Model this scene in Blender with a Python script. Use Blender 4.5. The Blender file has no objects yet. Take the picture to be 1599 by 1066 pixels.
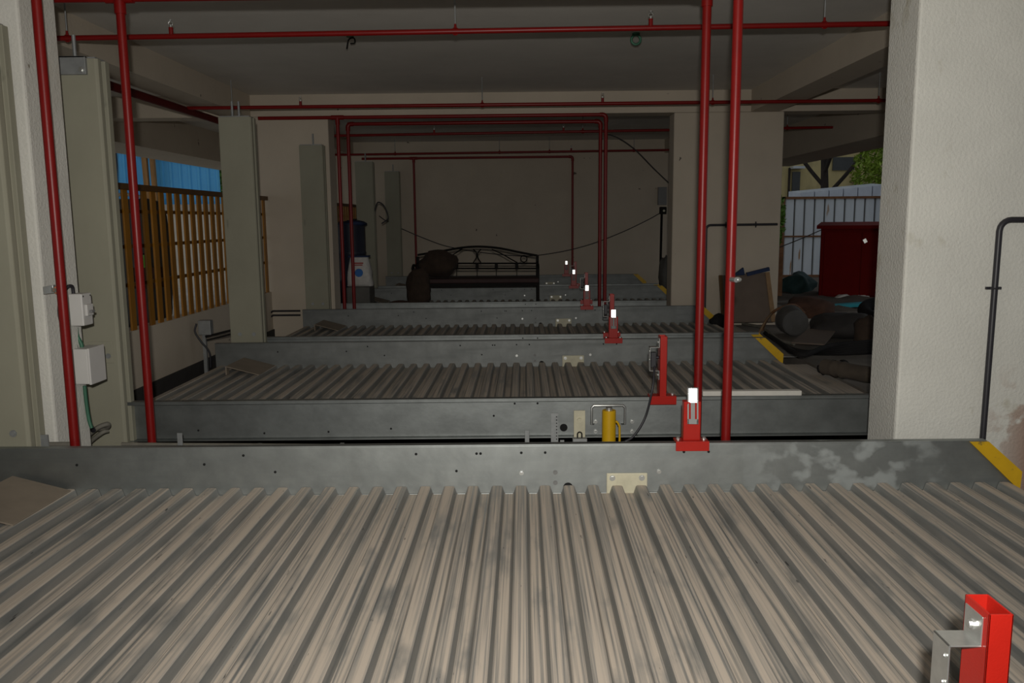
import bpy, bmesh, math, random
from mathutils import Vector, Matrix, noise
random.seed(7)
scene = bpy.context.scene
C = scene.collection
PI = math.pi

# ------------------------------------------------------------------ camera
F_PX, CX, CY = 1296.0, 799.5, 533.0
ZC = 1.222                                   # lens height above the deck valleys
ROLL = 0.009
PITCH = math.atan(189.3 / F_PX)
YAW = math.atan(19.2 * math.cos(PITCH) / F_PX)
_s, _c = math.sin, math.cos
FW = Vector((-_s(YAW) * _c(PITCH), _c(YAW) * _c(PITCH), -_s(PITCH)))
R0 = Vector((_c(YAW), _s(YAW), 0))
U0 = R0.cross(FW)
RT = R0 * _c(ROLL) - U0 * _s(ROLL)
UP = U0 * _c(ROLL) + R0 * _s(ROLL)
CAM = Vector((0, 0, ZC))
cam = bpy.data.cameras.new('camera')
cam.sensor_width = 36.0
cam.lens = F_PX / 1599.0 * 36.0
cam.clip_start = 0.02
camo = bpy.data.objects.new('camera', cam)
C.objects.link(camo)
m = Matrix.Identity(4)
for i in range(3):
    m[i][0], m[i][1], m[i][2], m[i][3] = RT[i], UP[i], -FW[i], CAM[i]
camo.matrix_world = m
scene.camera = camo

# ------------------------------------------------------------------ light
world = bpy.data.worlds.new('overcast_sky')
scene.world = world
world.use_nodes = True
bg = world.node_tree.nodes['Background']
bg.inputs[0].default_value = (0.90, 0.95, 1.0, 1)
bg.inputs[1].default_value = 0.28
fl = bpy.data.lights.new('camera_flash', 'SPOT')      # the photographer's flash, above and behind the lens
fl.energy = 445
fl.color = (1.0, 0.965, 0.90)
fl.spot_size = math.radians(112)
fl.spot_blend = 1.0
fl.shadow_soft_size = 0.025
flo = bpy.data.objects.new('camera_flash', fl)
C.objects.link(flo)
flo.location = (0.0, -0.12, ZC + 0.16)
flo.rotation_euler = (math.radians(90 - 3.5), 0, 0.0)
vs = scene.view_settings
vs.view_transform = 'Standard'
vs.look = 'None'
vs.gamma = 1.0
vs.use_curve_mapping = False
vs.exposure = 0.0

# ------------------------------------------------------------------ helpers
def at(px, py, Y=None, X=None, Z=None):
    d = FW + RT * ((px - CX) / F_PX) + UP * ((CY - py) / F_PX)
    if Y is not None: t = (Y - CAM.y) / d.y
    elif X is not None: t = (X - CAM.x) / d.x
    else: t = (Z - CAM.z) / d.z
    return CAM + d * t

class MB:
    def __init__(s): s.v = []; s.f = []; s.n = []
    def _add(s, vs_, fs, smooth=False):
        b = len(s.v); s.v += [tuple(v) for v in vs_]
        s.f += [tuple(b + i for i in f) for f in fs]
        return s
    def box(s, x0, y0, z0, x1, y1, z1):
        v = [(x0,y0,z0),(x1,y0,z0),(x1,y1,z0),(x0,y1,z0),(x0,y0,z1),(x1,y0,z1),(x1,y1,z1),(x0,y1,z1)]
        return s._add(v, [(0,3,2,1),(4,5,6,7),(0,1,5,4),(1,2,6,5),(2,3,7,6),(3,0,4,7)])
    def obox(s, c, ax, ay, az):
        c = Vector(c); ax = Vector(ax); ay = Vector(ay); az = Vector(az)
        v = [c + ax*i + ay*j + az*k for k in (-1,1) for (i,j) in ((-1,-1),(1,-1),(1,1),(-1,1))]
        return s._add(v, [(0,3,2,1),(4,5,6,7),(0,1,5,4),(1,2,6,5),(2,3,7,6),(3,0,4,7)])
    def bar(s, p, q, w, h, up=(0,0,1)):
        p = Vector(p); q = Vector(q); d = (q-p); up = Vector(up)
        side = d.cross(up)
        if side.length < 1e-6: side = d.cross(Vector((1,0,0)))
        side.normalize(); u = side.cross(d).normalized()
        return s.obox((p+q)/2, d/2, side*w/2, u*h/2)
    def prism(s, poly, vec):
        n = len(poly); vec = Vector(vec)
        v = [Vector(p) for p in poly]; v += [p + vec for p in v]
        return s._add(v, [tuple(range(n-1,-1,-1)), tuple(range(n,2*n))] + [(i,(i+1)%n,n+(i+1)%n,n+i) for i in range(n)])
    def tube(s, pts, r, n=12, closed=False, caps=True):
        pts = [Vector(p) for p in pts]; N = len(pts)
        rr = r if isinstance(r, (list, tuple)) else [r]*N
        prev = None; rings = []
        for i, p in enumerate(pts):
            if closed: t = (pts[(i+1)%N] - pts[i-1])
            elif i == 0: t = pts[1]-p
            elif i == N-1: t = p-pts[i-1]
            else: t = (pts[i+1]-p).normalized() + (p-pts[i-1]).normalized()
            t.normalize()
            if prev is None:
                a = Vector((0,0,1)) if abs(t.z) < .9 else Vector((1,0,0))
                u = t.cross(a).normalized()
            else:
                u = (prev - t*prev.dot(t)).normalized()
            prev = u; w = t.cross(u)
            rings.append([p + (u*math.cos(2*PI*k/n) + w*math.sin(2*PI*k/n))*rr[i] for k in range(n)])
        v = [q for g in rings for q in g]; f = []
        for i in range(N if closed else N-1):
            a = i*n; b = ((i+1)%N)*n
            f += [(a+k, a+(k+1)%n, b+(k+1)%n, b+k) for k in range(n)]
        if caps and not closed:
            f += [tuple(range(n-1,-1,-1)), tuple((N-1)*n+k for k in range(n))]
        return s._add(v, f)
    def cyl(s, p, q, r, n=14, r2=None): return s.tube([p, q], [r, r if r2 is None else r2], n)
    def sheet(s, poly2, y0, y1):            # open profile in x,z swept along y
        n = len(poly2)
        v = [(x, y0, z) for x, z in poly2] + [(x, y1, z) for x, z in poly2]
        return s._add(v, [(i, i+1, n+i+1, n+i) for i in range(n-1)])
    def blob(s, c, r, amp=.18, sc=1.6, seed=0, sub=3, flat=None):
        bm = bmesh.new(); bmesh.ops.create_icosphere(bm, subdivisions=sub, radius=1)
        c = Vector(c); vv = []
        for v in bm.verts:
            k = 1 + amp*noise.noise(v.co*sc + Vector((seed*7.3, seed*3.1, seed)))+amp*.5*noise.noise(v.co*sc*2.7 + Vector((seed, 5, seed*2)))
            q = Vector((v.co.x*r[0]*k, v.co.y*r[1]*k, v.co.z*r[2]*k))
            if flat is not None: q.z = max(q.z, -r[2]*flat)
            vv.append(c+q)
        fs = [tuple(v.index for v in f.verts) for f in bm.faces]
        bm.free(); return s._add(vv, fs)
    def build(s, name, mat, parent=None, smooth=None, bevel=0, **kw):
        me = bpy.data.meshes.new(name); me.from_pydata(s.v, [], s.f); me.update()
        bm = bmesh.new(); bm.from_mesh(me); bmesh.ops.recalc_face_normals(bm, faces=bm.faces); bm.to_mesh(me); bm.free()
        if smooth:
            for p in me.polygons: p.use_smooth = True
            me.set_sharp_from_angle(angle=math.radians(smooth))
        o = bpy.data.objects.new(name, me); C.objects.link(o)
        me.materials.append(M[mat] if isinstance(mat, str) else mat)
        if bevel:
            b = o.modifiers.new('bevel', 'BEVEL'); b.width = bevel; b.segments = 2; b.limit_method = 'ANGLE'
        if parent: o.parent = parent
        return o

def empty(name, loc=(0,0,0), label=None, cat=None, group=None):
    o = bpy.data.objects.new(name, None); C.objects.link(o); o.location = loc; o.empty_display_size = .1
    return tag(o, label, cat, group)
def tag(o, label=None, cat=None, group=None, kind=None):
    if label: o['label'] = label
    if cat: o['category'] = cat
    if group: o['group'] = group
    if kind: o['kind'] = kind
    return o
def struct(o, label=None, cat=None): return tag(o, label, cat, kind='structure')
def copy_tree(o, parent=None):
    c = o.copy(); C.objects.link(c); c.parent = parent
    for ch in list(o.children): copy_tree(ch, c)
    return c
def arc(c, r, a0, a1, n, u=(1,0,0), v=(0,0,1)):
    c = Vector(c); u = Vector(u); v = Vector(v)
    return [c + u*r*math.cos(a0+(a1-a0)*i/n) + v*r*math.sin(a0+(a1-a0)*i/n) for i in range(n+1)]
def bezier(pts, n=16):
    pts = [Vector(p) for p in pts]; out = []
    P = [pts[0]*2-pts[1]] + pts + [pts[-1]*2-pts[-2]]
    for i in range(1, len(P)-2):
        for k in range(n):
            t = k/n
            out.append(.5*((2*P[i]) + (P[i+1]-P[i-1])*t + (2*P[i-1]-5*P[i]+4*P[i+1]-P[i+2])*t*t + (3*P[i]-P[i-1]-3*P[i+1]+P[i+2])*t**3))
    out.append(P[-2]); return out

# ------------------------------------------------------------------ materials
M = {}
def mat(name, col, rough=.6, metal=0, var=.12, vs_=(6,6,6), bump=0, bs=60, col2=None, thr=(.45,.7), spec=.5, coat=0):
    m = bpy.data.materials.new(name); m.use_nodes = True; M[name] = m
    nt = m.node_tree; b = nt.nodes['Principled BSDF']
    b.inputs['Roughness'].default_value = rough; b.inputs['Metallic'].default_value = metal
    b.inputs['Specular IOR Level'].default_value = spec
    b.inputs['Coat Weight'].default_value = coat
    tc = nt.nodes.new('ShaderNodeTexCoord'); mp = nt.nodes.new('ShaderNodeMapping')
    mp.inputs['Scale'].default_value = vs_
    nt.links.new(tc.outputs['Object'], mp.inputs[0])
    no = nt.nodes.new('ShaderNodeTexNoise'); no.inputs['Scale'].default_value = 1; no.inputs['Detail'].default_value = 6
    no.inputs['Roughness'].default_value = .62
    nt.links.new(mp.outputs[0], no.inputs['Vector'])
    rp = nt.nodes.new('ShaderNodeValToRGB')
    e = rp.color_ramp.elements
    c2 = col2 if col2 else tuple(min(1, x*(1+var)) for x in col)
    c1 = col if col2 else tuple(x*(1-var) for x in col)
    e[0].position = thr[0] if col2 else .3; e[0].color = (*c1, 1)
    e[1].position = thr[1] if col2 else .7; e[1].color = (*c2, 1)
    nt.links.new(no.outputs['Fac'], rp.inputs[0]); nt.links.new(rp.outputs[0], b.inputs['Base Color'])
    if bump:
        n2 = nt.nodes.new('ShaderNodeTexNoise'); n2.inputs['Scale'].default_value = bs; n2.inputs['Detail'].default_value = 4
        nt.links.new(tc.outputs['Object'], n2.inputs['Vector'])
        bp = nt.nodes.new('ShaderNodeBump'); bp.inputs['Strength'].default_value = bump; bp.inputs['Distance'].default_value = .006
        nt.links.new(n2.outputs['Fac'], bp.inputs['Height']); nt.links.new(bp.outputs[0], b.inputs['Normal'])
    m['bsdf'] = 1
    return m
def mixin(name, fac_build, col, rough=None, metal=None):
    """lay a second colour over a material where fac_build(nt, texcoord) says so"""
    m = M[name]; nt = m.node_tree; b = nt.nodes['Principled BSDF']
    tc = next(n for n in nt.nodes if n.type == 'TEX_COORD')
    fac = fac_build(nt, tc)
    src = b.inputs['Base Color'].links[0].from_socket
    mx = nt.nodes.new('ShaderNodeMix'); mx.data_type = 'RGBA'
    nt.links.new(fac, mx.inputs[0]); nt.links.new(src, mx.inputs[6]); mx.inputs[7].default_value = (*col, 1)
    nt.links.new(mx.outputs[2], b.inputs['Base Color'])
    for key, val in (('Roughness', rough), ('Metallic', metal)):
        if val is None: continue
        mm = nt.nodes.new('ShaderNodeMix'); nt.links.new(fac, mm.inputs[0])
        if b.inputs[key].links: nt.links.new(b.inputs[key].links[0].from_socket, mm.inputs[2])
        else: mm.inputs[2].default_value = b.inputs[key].default_value
        mm.inputs[3].default_value = val; nt.links.new(mm.outputs[0], b.inputs[key])
def math_node(nt, op, a, b=None, clamp=False):
    n = nt.nodes.new('ShaderNodeMath'); n.operation = op; n.use_clamp = clamp
    for i, x in enumerate((a, b)):
        if x is None: continue
        if isinstance(x, (int, float)): n.inputs[i].default_value = x
        else: nt.links.new(x, n.inputs[i])
    return n.outputs[0]
def noise_mask(scale, lo, hi, detail=5):
    def f(nt, tc):
        mp = nt.nodes.new('ShaderNodeMapping'); mp.inputs['Scale'].default_value = scale
        nt.links.new(tc.outputs['Object'], mp.inputs[0])
        n = nt.nodes.new('ShaderNodeTexNoise'); n.inputs['Scale'].default_value = 1; n.inputs['Detail'].default_value = detail
        nt.links.new(mp.outputs[0], n.inputs['Vector'])
        r = nt.nodes.new('ShaderNodeMapRange'); r.inputs[1].default_value = lo; r.inputs[2].default_value = hi
        nt.links.new(n.outputs['Fac'], r.inputs[0]); return r.outputs[0]
    return f
def band(nt, tc, axis, lo, hi, soft):
    sx = nt.nodes.new('ShaderNodeSeparateXYZ'); nt.links.new(tc.outputs['Object'], sx.inputs[0])
    a = nt.nodes.new('ShaderNodeMapRange'); a.inputs[1].default_value = lo; a.inputs[2].default_value = lo+soft
    b = nt.nodes.new('ShaderNodeMapRange'); b.inputs[1].default_value = hi-soft; b.inputs[2].default_value = hi
    b.inputs[3].default_value = 1; b.inputs[4].default_value = 0
    nt.links.new(sx.outputs[axis], a.inputs[0]); nt.links.new(sx.outputs[axis], b.inputs[0])
    return math_node(nt, 'MULTIPLY', a.outputs[0], b.outputs[0])

mat('plaster', (.62,.61,.56), .9, var=.06, vs_=(3,3,3), bump=.55, bs=70)
mixin('plaster', noise_mask((2.3,2.3,1.1), .62, .75), (.50,.46,.38))
mixin('plaster', noise_mask((9,9,9), .735, .76, 2), (.22,.19,.14))
mat('plaster_cream', (.53,.46,.37), .9, var=.05, vs_=(2,2,2), bump=.3, bs=50)
mixin('plaster_cream', noise_mask((2.3,2.3,1.1), .62, .75), (.50,.43,.34))
mixin('plaster_cream', noise_mask((7,7,7), .745, .76, 2), (.12,.10,.08))
mat('plaster_peel', (.63,.625,.575), .9, var=.06, vs_=(3,3,3), bump=.7, bs=70)
mixin('plaster_peel', noise_mask((5,5,4), .63, .72), (.47,.45,.37))
def peel(nt, tc):
    a = band(nt, tc, 0, 2.1, 3.3, .25); b = band(nt, tc, 2, -.6, .55, .25)
    return math_node(nt, 'MULTIPLY', math_node(nt, 'MULTIPLY', a, b), noise_mask((6,6,6), .45, .50, 8)(nt, tc), True)
mixin('plaster_peel', peel, (.33,.22,.17))
mat('ceiling_paint', (.68,.65,.60), .95, var=.07, vs_=(1.5,1.5,1.5), bump=.2, bs=25)
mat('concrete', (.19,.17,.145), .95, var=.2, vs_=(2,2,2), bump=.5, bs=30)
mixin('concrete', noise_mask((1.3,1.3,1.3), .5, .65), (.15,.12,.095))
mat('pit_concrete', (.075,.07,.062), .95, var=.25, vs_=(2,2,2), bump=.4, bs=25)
mat('gap_shade_black', (.035,.032,.03), .9, var=.2)  # near-black colour for the shade in the gap below the low wall
mat('galv', (.215,.225,.22), .58, 1.0, var=.13, vs_=(9,9,9), bump=.06, bs=35)
mixin('galv', noise_mask((1.6,1.6,14), .50, .78), (.175,.185,.18), rough=.64)
mat('galv_worn', (.325,.345,.34), .51, 1.0, var=.13, vs_=(9,9,9), bump=.06, bs=35)
mixin('galv_worn', noise_mask((1.6,1.6,14), .50, .78), (.27,.29,.285), rough=.57)
def rust_white(nt, tc):
    a = band(nt, tc, 0, .95, 2.0, .35)
    return math_node(nt, 'MULTIPLY', a, noise_mask((8,8,10), .50, .60, 10)(nt, tc), True)
mixin('galv_worn', rust_white, (.38,.405,.40), rough=.75, metal=.7)
mat('galv_aged', (.255,.27,.265), .51, 1.0, var=.16, vs_=(7,7,9), bump=.06, bs=35)
mat('galv_dull', (.30,.31,.31), .6, .55, var=.18, vs_=(12,12,12), bump=.08)
mat('deck', (.25,.265,.265), .52, .68, var=.15, vs_=(14,2,14))
def flat_up(nt, tc):
    g = nt.nodes.new('ShaderNodeNewGeometry'); sx = nt.nodes.new('ShaderNodeSeparateXYZ')
    nt.links.new(g.outputs['True Normal'], sx.inputs[0])
    r = nt.nodes.new('ShaderNodeMapRange'); r.inputs[1].default_value = .45; r.inputs[2].default_value = .9
    r.inputs[3].default_value = .27
    nt.links.new(math_node(nt, 'ABSOLUTE', sx.outputs[2]), r.inputs[0])
    streak = noise_mask((110, 1.1, 40), .24, .56, 4)(nt, tc)
    blotch = noise_mask((9, 3.0, 9), .18, .44, 5)(nt, tc)
    return math_node(nt, 'MULTIPLY', math_node(nt, 'MULTIPLY', r.outputs[0], streak), blotch, True)
mixin('deck', flat_up, (.50,.43,.355), rough=.95, metal=0)
mixin('deck', noise_mask((60, 9, 60), .71, .76, 3), (.075,.075,.075), rough=.8)
mat('dusty_board', (.235,.195,.15), .95, var=.12, vs_=(5,5,5), bump=.2, bs=40)
mat('red_paint', (.19,.005,.004), .38, 0, var=.10, vs_=(9,9,9), bump=.03, bs=80, spec=.32)
mat('red_bright', (.40,.014,.008), .30, 0, var=.08, vs_=(9,9,9), bump=.10, bs=240)
mat('red_dark', (.10,.004,.003), .6, var=.15, spec=.2)
mat('cabinet_red', (.13,.003,.002), .7, var=.1, spec=.08)
mat('post_paint', (.29,.28,.215), .6, 0, var=.07, vs_=(3,3,2), bump=.05, bs=20, spec=.25)
mixin('post_paint', noise_mask((6,6,2.4), .66, .72), (.17,.165,.13))
mat('cream_paint', (.52,.49,.36), .5, var=.1, vs_=(20,20,20))
mat('yellow_paint', (.60,.36,.008), .42, var=.08, vs_=(12,12,12))
mixin('yellow_paint', noise_mask((25,25,25), .64, .70), (.22,.15,.03))
mat('amber_paint', (.56,.33,.006), .4, var=.06, vs_=(12,12,12))
mat('ochre_fence', (.29,.118,.002), .45, var=.16, vs_=(6,6,3))
mixin('ochre_fence', noise_mask((9,9,5), .64, .72), (.17,.08,.03))
mat('brown_rail', (.10,.045,.008), .5, var=.2)
mat('black_pipe', (.022,.021,.026), .45, var=.2)
mat('black_iron', (.010,.009,.008), .6, var=.2, spec=.12)
mat('black_disc', (.006,.006,.006), .95, var=.1)  # black of discs that stand for hole shade; also colours screw heads
mat('box_plastic', (.56,.55,.53), .45, var=.04)
mat('green_cable', (.03,.12,.07), .5, var=.2)
mat('grey_conduit', (.16,.15,.125), .7, var=.2, vs_=(20,20,20))
mat('orange_cable', (.60,.17,.06), .5, var=.1)
mat('reflector', (.97,.97,.96), .26, 1.0, var=.01)
mat('frame_metal', (.20,.20,.195), .62, .4, var=.1)
mat('zinc_bright', (.62,.63,.61), .35, .85, var=.1, vs_=(25,25,25), bump=.05)
mat('seat_brown', (.045,.02,.018), .7, var=.2)
mat('burlap', (.042,.026,.017), .95, var=.3, vs_=(9,9,9), bump=.6, bs=50)
mat('brick_dust', (.075,.034,.02), .95, var=.3, vs_=(9,9,9), bump=.6, bs=30)
mat('navy_plastic', (.007,.009,.022), .45, var=.15)
mat('blue_cloth', (.012,.026,.075), .8, var=.2)
mat('sack_white', (.55,.53,.50), .7, var=.12, vs_=(14,14,14), bump=.4, bs=18)
mat('print_blue', (.015,.13,.42), .6, var=.1)
mat('print_red', (.35,.03,.02), .6, var=.1)
mat('white_scrap', (.60,.58,.53), .9, var=.1)
mat('teal_plastic', (.02,.33,.40), .5, var=.1)
mat('teal_net', (.02,.055,.055), .8, var=.2)
mat('bucket_grey', (.075,.073,.07), .7, var=.2)
mat('dark_rag', (.032,.028,.026), .9, var=.25)
mat('grey_plastic', (.20,.20,.20), .6, var=.15)
mat('rubber', (.015,.014,.014), .9, var=.25, bump=.4, bs=40, spec=.2)
mat('cardboard', (.145,.11,.087), .95, var=.1)
mat('plank_wood', (.26,.16,.08), .8, var=.2, vs_=(30,30,3))
mat('soil', (.085,.067,.05), 1.0, var=.3, vs_=(3,3,3), bump=.8, bs=12)
mat('pale_ground', (.66,.62,.55), .95, var=.15, vs_=(1.5,1.5,1.5), bump=.3)
mat('pale_wall', (.86,.80,.69), .95, var=.1, vs_=(1.2,1.2,3))
mat('blue_sheet', (.12,.50,.92), .5, .1, var=.10, vs_=(.8,.8,1))
mixin('blue_sheet', noise_mask((3.1,3.1,.35), .58, .70, 3), (.03,.05,.07))
mat('white_sheet', (.60,.65,.70), .5, .1, var=.08, vs_=(3,3,.8))
mixin('white_sheet', noise_mask((9,9,1.2), .66, .72), (.33,.20,.10))
mat('rust_frame', (.17,.075,.03), .8, var=.3, vs_=(12,12,12))
mat('rusty_wood', (.36,.19,.07), .9, var=.35, vs_=(12,12,2))
mat('roof_sheet', (.55,.60,.68), .4, .3, var=.1, vs_=(3,3,3))
mat('ochre_wall', (.55,.46,.23), .95, var=.25, vs_=(.6,.6,.35), bump=.3, bs=8)
mixin('ochre_wall', noise_mask((.7,.7,.3), .54, .68), (.21,.17,.095))
mat('dark_glass', (.03,.035,.035), .15, var=.2)
mat('bark', (.035,.027,.022), .95, var=.3, vs_=(9,9,3), bump=.6)
mat('leaf', (.10,.22,.025), .6, var=.35, vs_=(5,5,5))
M['leaf'].node_tree.nodes['Principled BSDF'].inputs['Transmission Weight'].default_value = 0
mat('leaf_pale', (.22,.33,.03), .6, var=.3, vs_=(5,5,5))
mat('tarpaulin', (.10,.095,.085), .7, var=.25, vs_=(4,4,4), bump=.4, bs=12)
mat('lime_plastic', (.20,.55,.04), .4, var=.1)

# ------------------------------------------------------------------ the building
ZCEIL, ZBEAM = 2.658, 2.416
W0, W1, W2 = 3.80, 9.72, 15.54
TH = .31
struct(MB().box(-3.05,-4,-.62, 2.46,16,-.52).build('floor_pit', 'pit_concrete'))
struct(MB().box(2.46,-4,-.62, 5.0,16,-.02).build('floor', 'concrete'))
struct(MB().box(-5.7,-4.2,ZCEIL, 4.96,W2+.4,ZCEIL+.2).build('ceiling', 'ceiling_paint'))
struct(MB().box(-5.25,W2,-.6, 4.55,W2+.25,ZCEIL).build('wall_back', 'plaster_cream'))
struct(MB().box(-5.7,-4.2,-.6, 4.96,-4,ZCEIL).build('wall_front_light_block', 'plaster'))  # unseen wall behind the camera, added to keep daylight off the deck
for y in (W0, W1):
    struct(MB().box(-5.7,y,ZBEAM, 4.96,y+TH,ZCEIL).build('trim_1' if y == W0 else 'trim_2', 'plaster_cream'))
struct(MB().box(-3.42,-4,ZBEAM, -3.108,W2,ZCEIL).build('trim_3', 'plaster_cream'))
struct(MB().box(2.59,-4,ZBEAM, 2.91,W2,ZCEIL).build('trim_4', 'plaster_cream'))
struct(MB().box(-5.68,-4,2.20, -4.90,W2+.25,ZCEIL).build('trim_5', 'plaster_cream'))
struct(MB().box(4.20,-4,2.165, 4.96,W2+.25,ZCEIL).build('trim_6', 'plaster_cream'))
for nm, x0, x1, y0, mt in (('wall_left_pier', -3.15,-2.22,W0,'plaster'), ('wall_right_pier', 1.73,2.97,W0,'plaster_peel'),
                       ('wall_left_far_pier', -3.15,-2.224,W1,'plaster_cream'), ('wall_right_far_pier', 1.724,2.97,W1,'plaster_cream')):
    struct(MB().box(x0,y0,-.6, x1,y0+TH,ZBEAM).build(nm, mt, bevel=.012))
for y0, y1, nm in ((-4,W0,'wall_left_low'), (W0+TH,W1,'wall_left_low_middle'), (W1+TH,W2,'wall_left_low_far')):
    struct(MB().box(-3.09,y0,-.03, -2.97,y1,.414).build(nm, 'plaster_cream'))
    struct(MB().box(-3.05,y0,-.55, -2.955,y1,-.03).build('gap_shade_left' + nm[13:], 'gap_shade_black'))  # strip coloured black to give the shade between low wall and pallets

# ------------------------------------------------------------------ pallets
RP = .108
def ridge_profile(k0, k1):
    t, sl, h = .022, .013, .0375
    half = RP/2; p = []
    for k in range(k0, k1+1):
        c = .01 + RP*k
        p += [(c-half,0), (c-t-sl-.003,.0), (c-t-sl+.0015,.004), (c-t-.002,h-.004), (c-t+.003,h), (c,h+.0008), (c+t-.003,h), (c+t+.002,h-.004), (c+t+sl-.0015,.004), (c+t+sl+.003,0)]
    p.append((.01 + RP*k1 + half, 0))
    return p
WD = 2.25
def beam_part(root, y, out, mt):
    """C section side beam; out = -1 for the near beam, +1 for the far one"""
    z0, z1, zt = .002, .222, .222
    b = MB()
    b.prism([(-2.53,y,z0),(2.233,y,z0),(2.236,y,.086),(2.084,y,zt),(-2.53,y,zt)], (0,.007*out,0))
    fw = .040 if out > 0 else .048
    b.box(-2.53,min(y,y+fw*out),zt-.001, 2.084,max(y,y+fw*out),zt+.006)
    b.box(-2.53,min(y+(fw-.006)*out,y+fw*out),zt-.014, 2.084,max(y+(fw-.006)*out,y+fw*out),zt)
    b.box(-2.53,min(y,y+.05*out),z0-.005, 2.233,max(y,y+.05*out),z0)
    return b.build('side_beam', mt, root, bevel=.002)
def bolt(mb, p, n, r=.012, h=.010):
    p = Vector(p); n = Vector(n)
    mb.cyl(p, p+n*h*.45, r*1.5, 12); mb.cyl(p+n*h*.45, p+n*h, r, 6)
def make_pallet(label):
    root = empty('parking_pallet', (0,0,0), label, 'parking pallet', 'parking pallets in a row')
    nb = beam_part(root, -WD, -1, 'galv_aged')
    MB().cyl((.298,-WD-.0065,.047), (.298,-WD-.010,.047), .022, 20).build('cable_hole_disc', 'black_disc', nb)  # black disc painted as the dark inside a cable hole
    fb = beam_part(root, 0, 1, 'galv')
    for i in range(6):
        k0 = -23 + 7*i + (0 if i < 5 else 0); k1 = k0+6 + (2 if i == 5 else 0)
        MB().sheet(ridge_profile(k0, k1), -WD+.002, -.002).build('deck_sheet', 'deck', root)
    MB().box(.01+RP*20.5+.002,-WD+.01,-.006, 2.44,-.01,.0).build('entry_plate', 'deck', root)
    for yy, o in ((0,-1), (-WD,-1)):
        s = MB().prism([(2.0,yy+.004*o,.226),(2.084,yy+.004*o,.226),(2.240,yy+.004*o,.088),(2.236,yy+.004*o,.0)], (0,.010*o,0)).build('ramp_stripe', 'yellow_paint', root)
    pl = MB().box(.395,-.010,-.0, .577,-.001,.094).build('mounting_plate', 'cream_paint', root, bevel=.003)
    for x in (.42,.552):
        b = MB(); bolt(b, (x,-.010,.073), (0,-1,0), .009, .009); b.build('bolt', 'zinc_bright', pl, smooth=30)
    hs = [(-.46,.188),(-.17,.188),(-.188,.188),(.013,.19),(.12,.19),(.74,.188),(.85,.188),(-1.24,.188),(-.28,.108),(-1.42,.148),(-2.0,.15),(1.95,.02),(-1.1,.11)]
    for x, z in hs:
        MB().cyl((x,-.0005,z), (x,-.0025,z), .006, 10).build('bolt_hole_disc', 'black_disc', fb)  # thin black disc in place of a hole's shaded inside
    MB().cyl((.222,-.0005,.028), (.222,-.003,.028), .022, 18).build('cable_hole_disc', 'black_disc', fb)  # larger black disc, again for the dark of a hole
    for x, z in ((.013,.096),(.165,.098),(.165,.05),(.63,.098)):
        b = MB(); bolt(b, (x,0,z), (0,-1,0), .007, .007); b.build('bolt', 'zinc_bright' if x != .165 else 'frame_metal', fb, smooth=30)
    # black discs drawing the dark of holes on the near beam's outer face
    for x, z in ((-1.42,.03),(-.69,.05),(-1.8,.05),(-1.05,.035),(.02,.19),(.15,.19),(-.1,.12)):
        MB().cyl((x,-WD-.0065,z), (x,-WD-.0095,z), .006, 10).build('bolt_hole_disc', 'black_disc', root)
    # wheel stop: a bent plate that rises towards the rear
    ws = MB()
    ws.prism([(-2.28,-.46,.112),(-2.02,-.46,.042),(-2.02,-.03,.042),(-2.28,-.03,.112)], (-.002,0,-.007))
    ws.box(-2.285,-.46,.04, -2.275,-.40,.110); ws.box(-2.285,-.09,.04, -2.275,-.03,.110)
    ws.build('wheel_stop', 'dusty_board', root, bevel=.002)
    return root
YF = [3.612, 6.88, 9.515, 12.50, 15.20]
plabels = ['nearest galvanised corrugated parking pallet, its dusty deck filling the foreground',
           'second corrugated parking pallet, just behind the two near red standpipes',
           'third corrugated parking pallet, in front of the white far piers',
           'fourth parking pallet, carrying the black iron settee',
           'farthest parking pallet, up against the back wall']
tilt = [-.0035, -.004, -.003, -.002, -.002]
pal = make_pallet(plabels[0])
for i in range(5):
    o = pal if i == 0 else copy_tree(pal)
    o.location = ((-.028,-.075,-.03,0,0)[i], YF[i], 0); o.rotation_euler.y = tilt[i]; o['label'] = plabels[i]
for ch in pal.children:                      # white rust near the right end of the nearest far beam
    if ch.name.startswith('side_beam') and max(v.co.y for v in ch.data.vertices) > -.1:
        ch.material_slots[0].link = 'OBJECT'; ch.material_slots[0].material = M['galv_worn']

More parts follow.
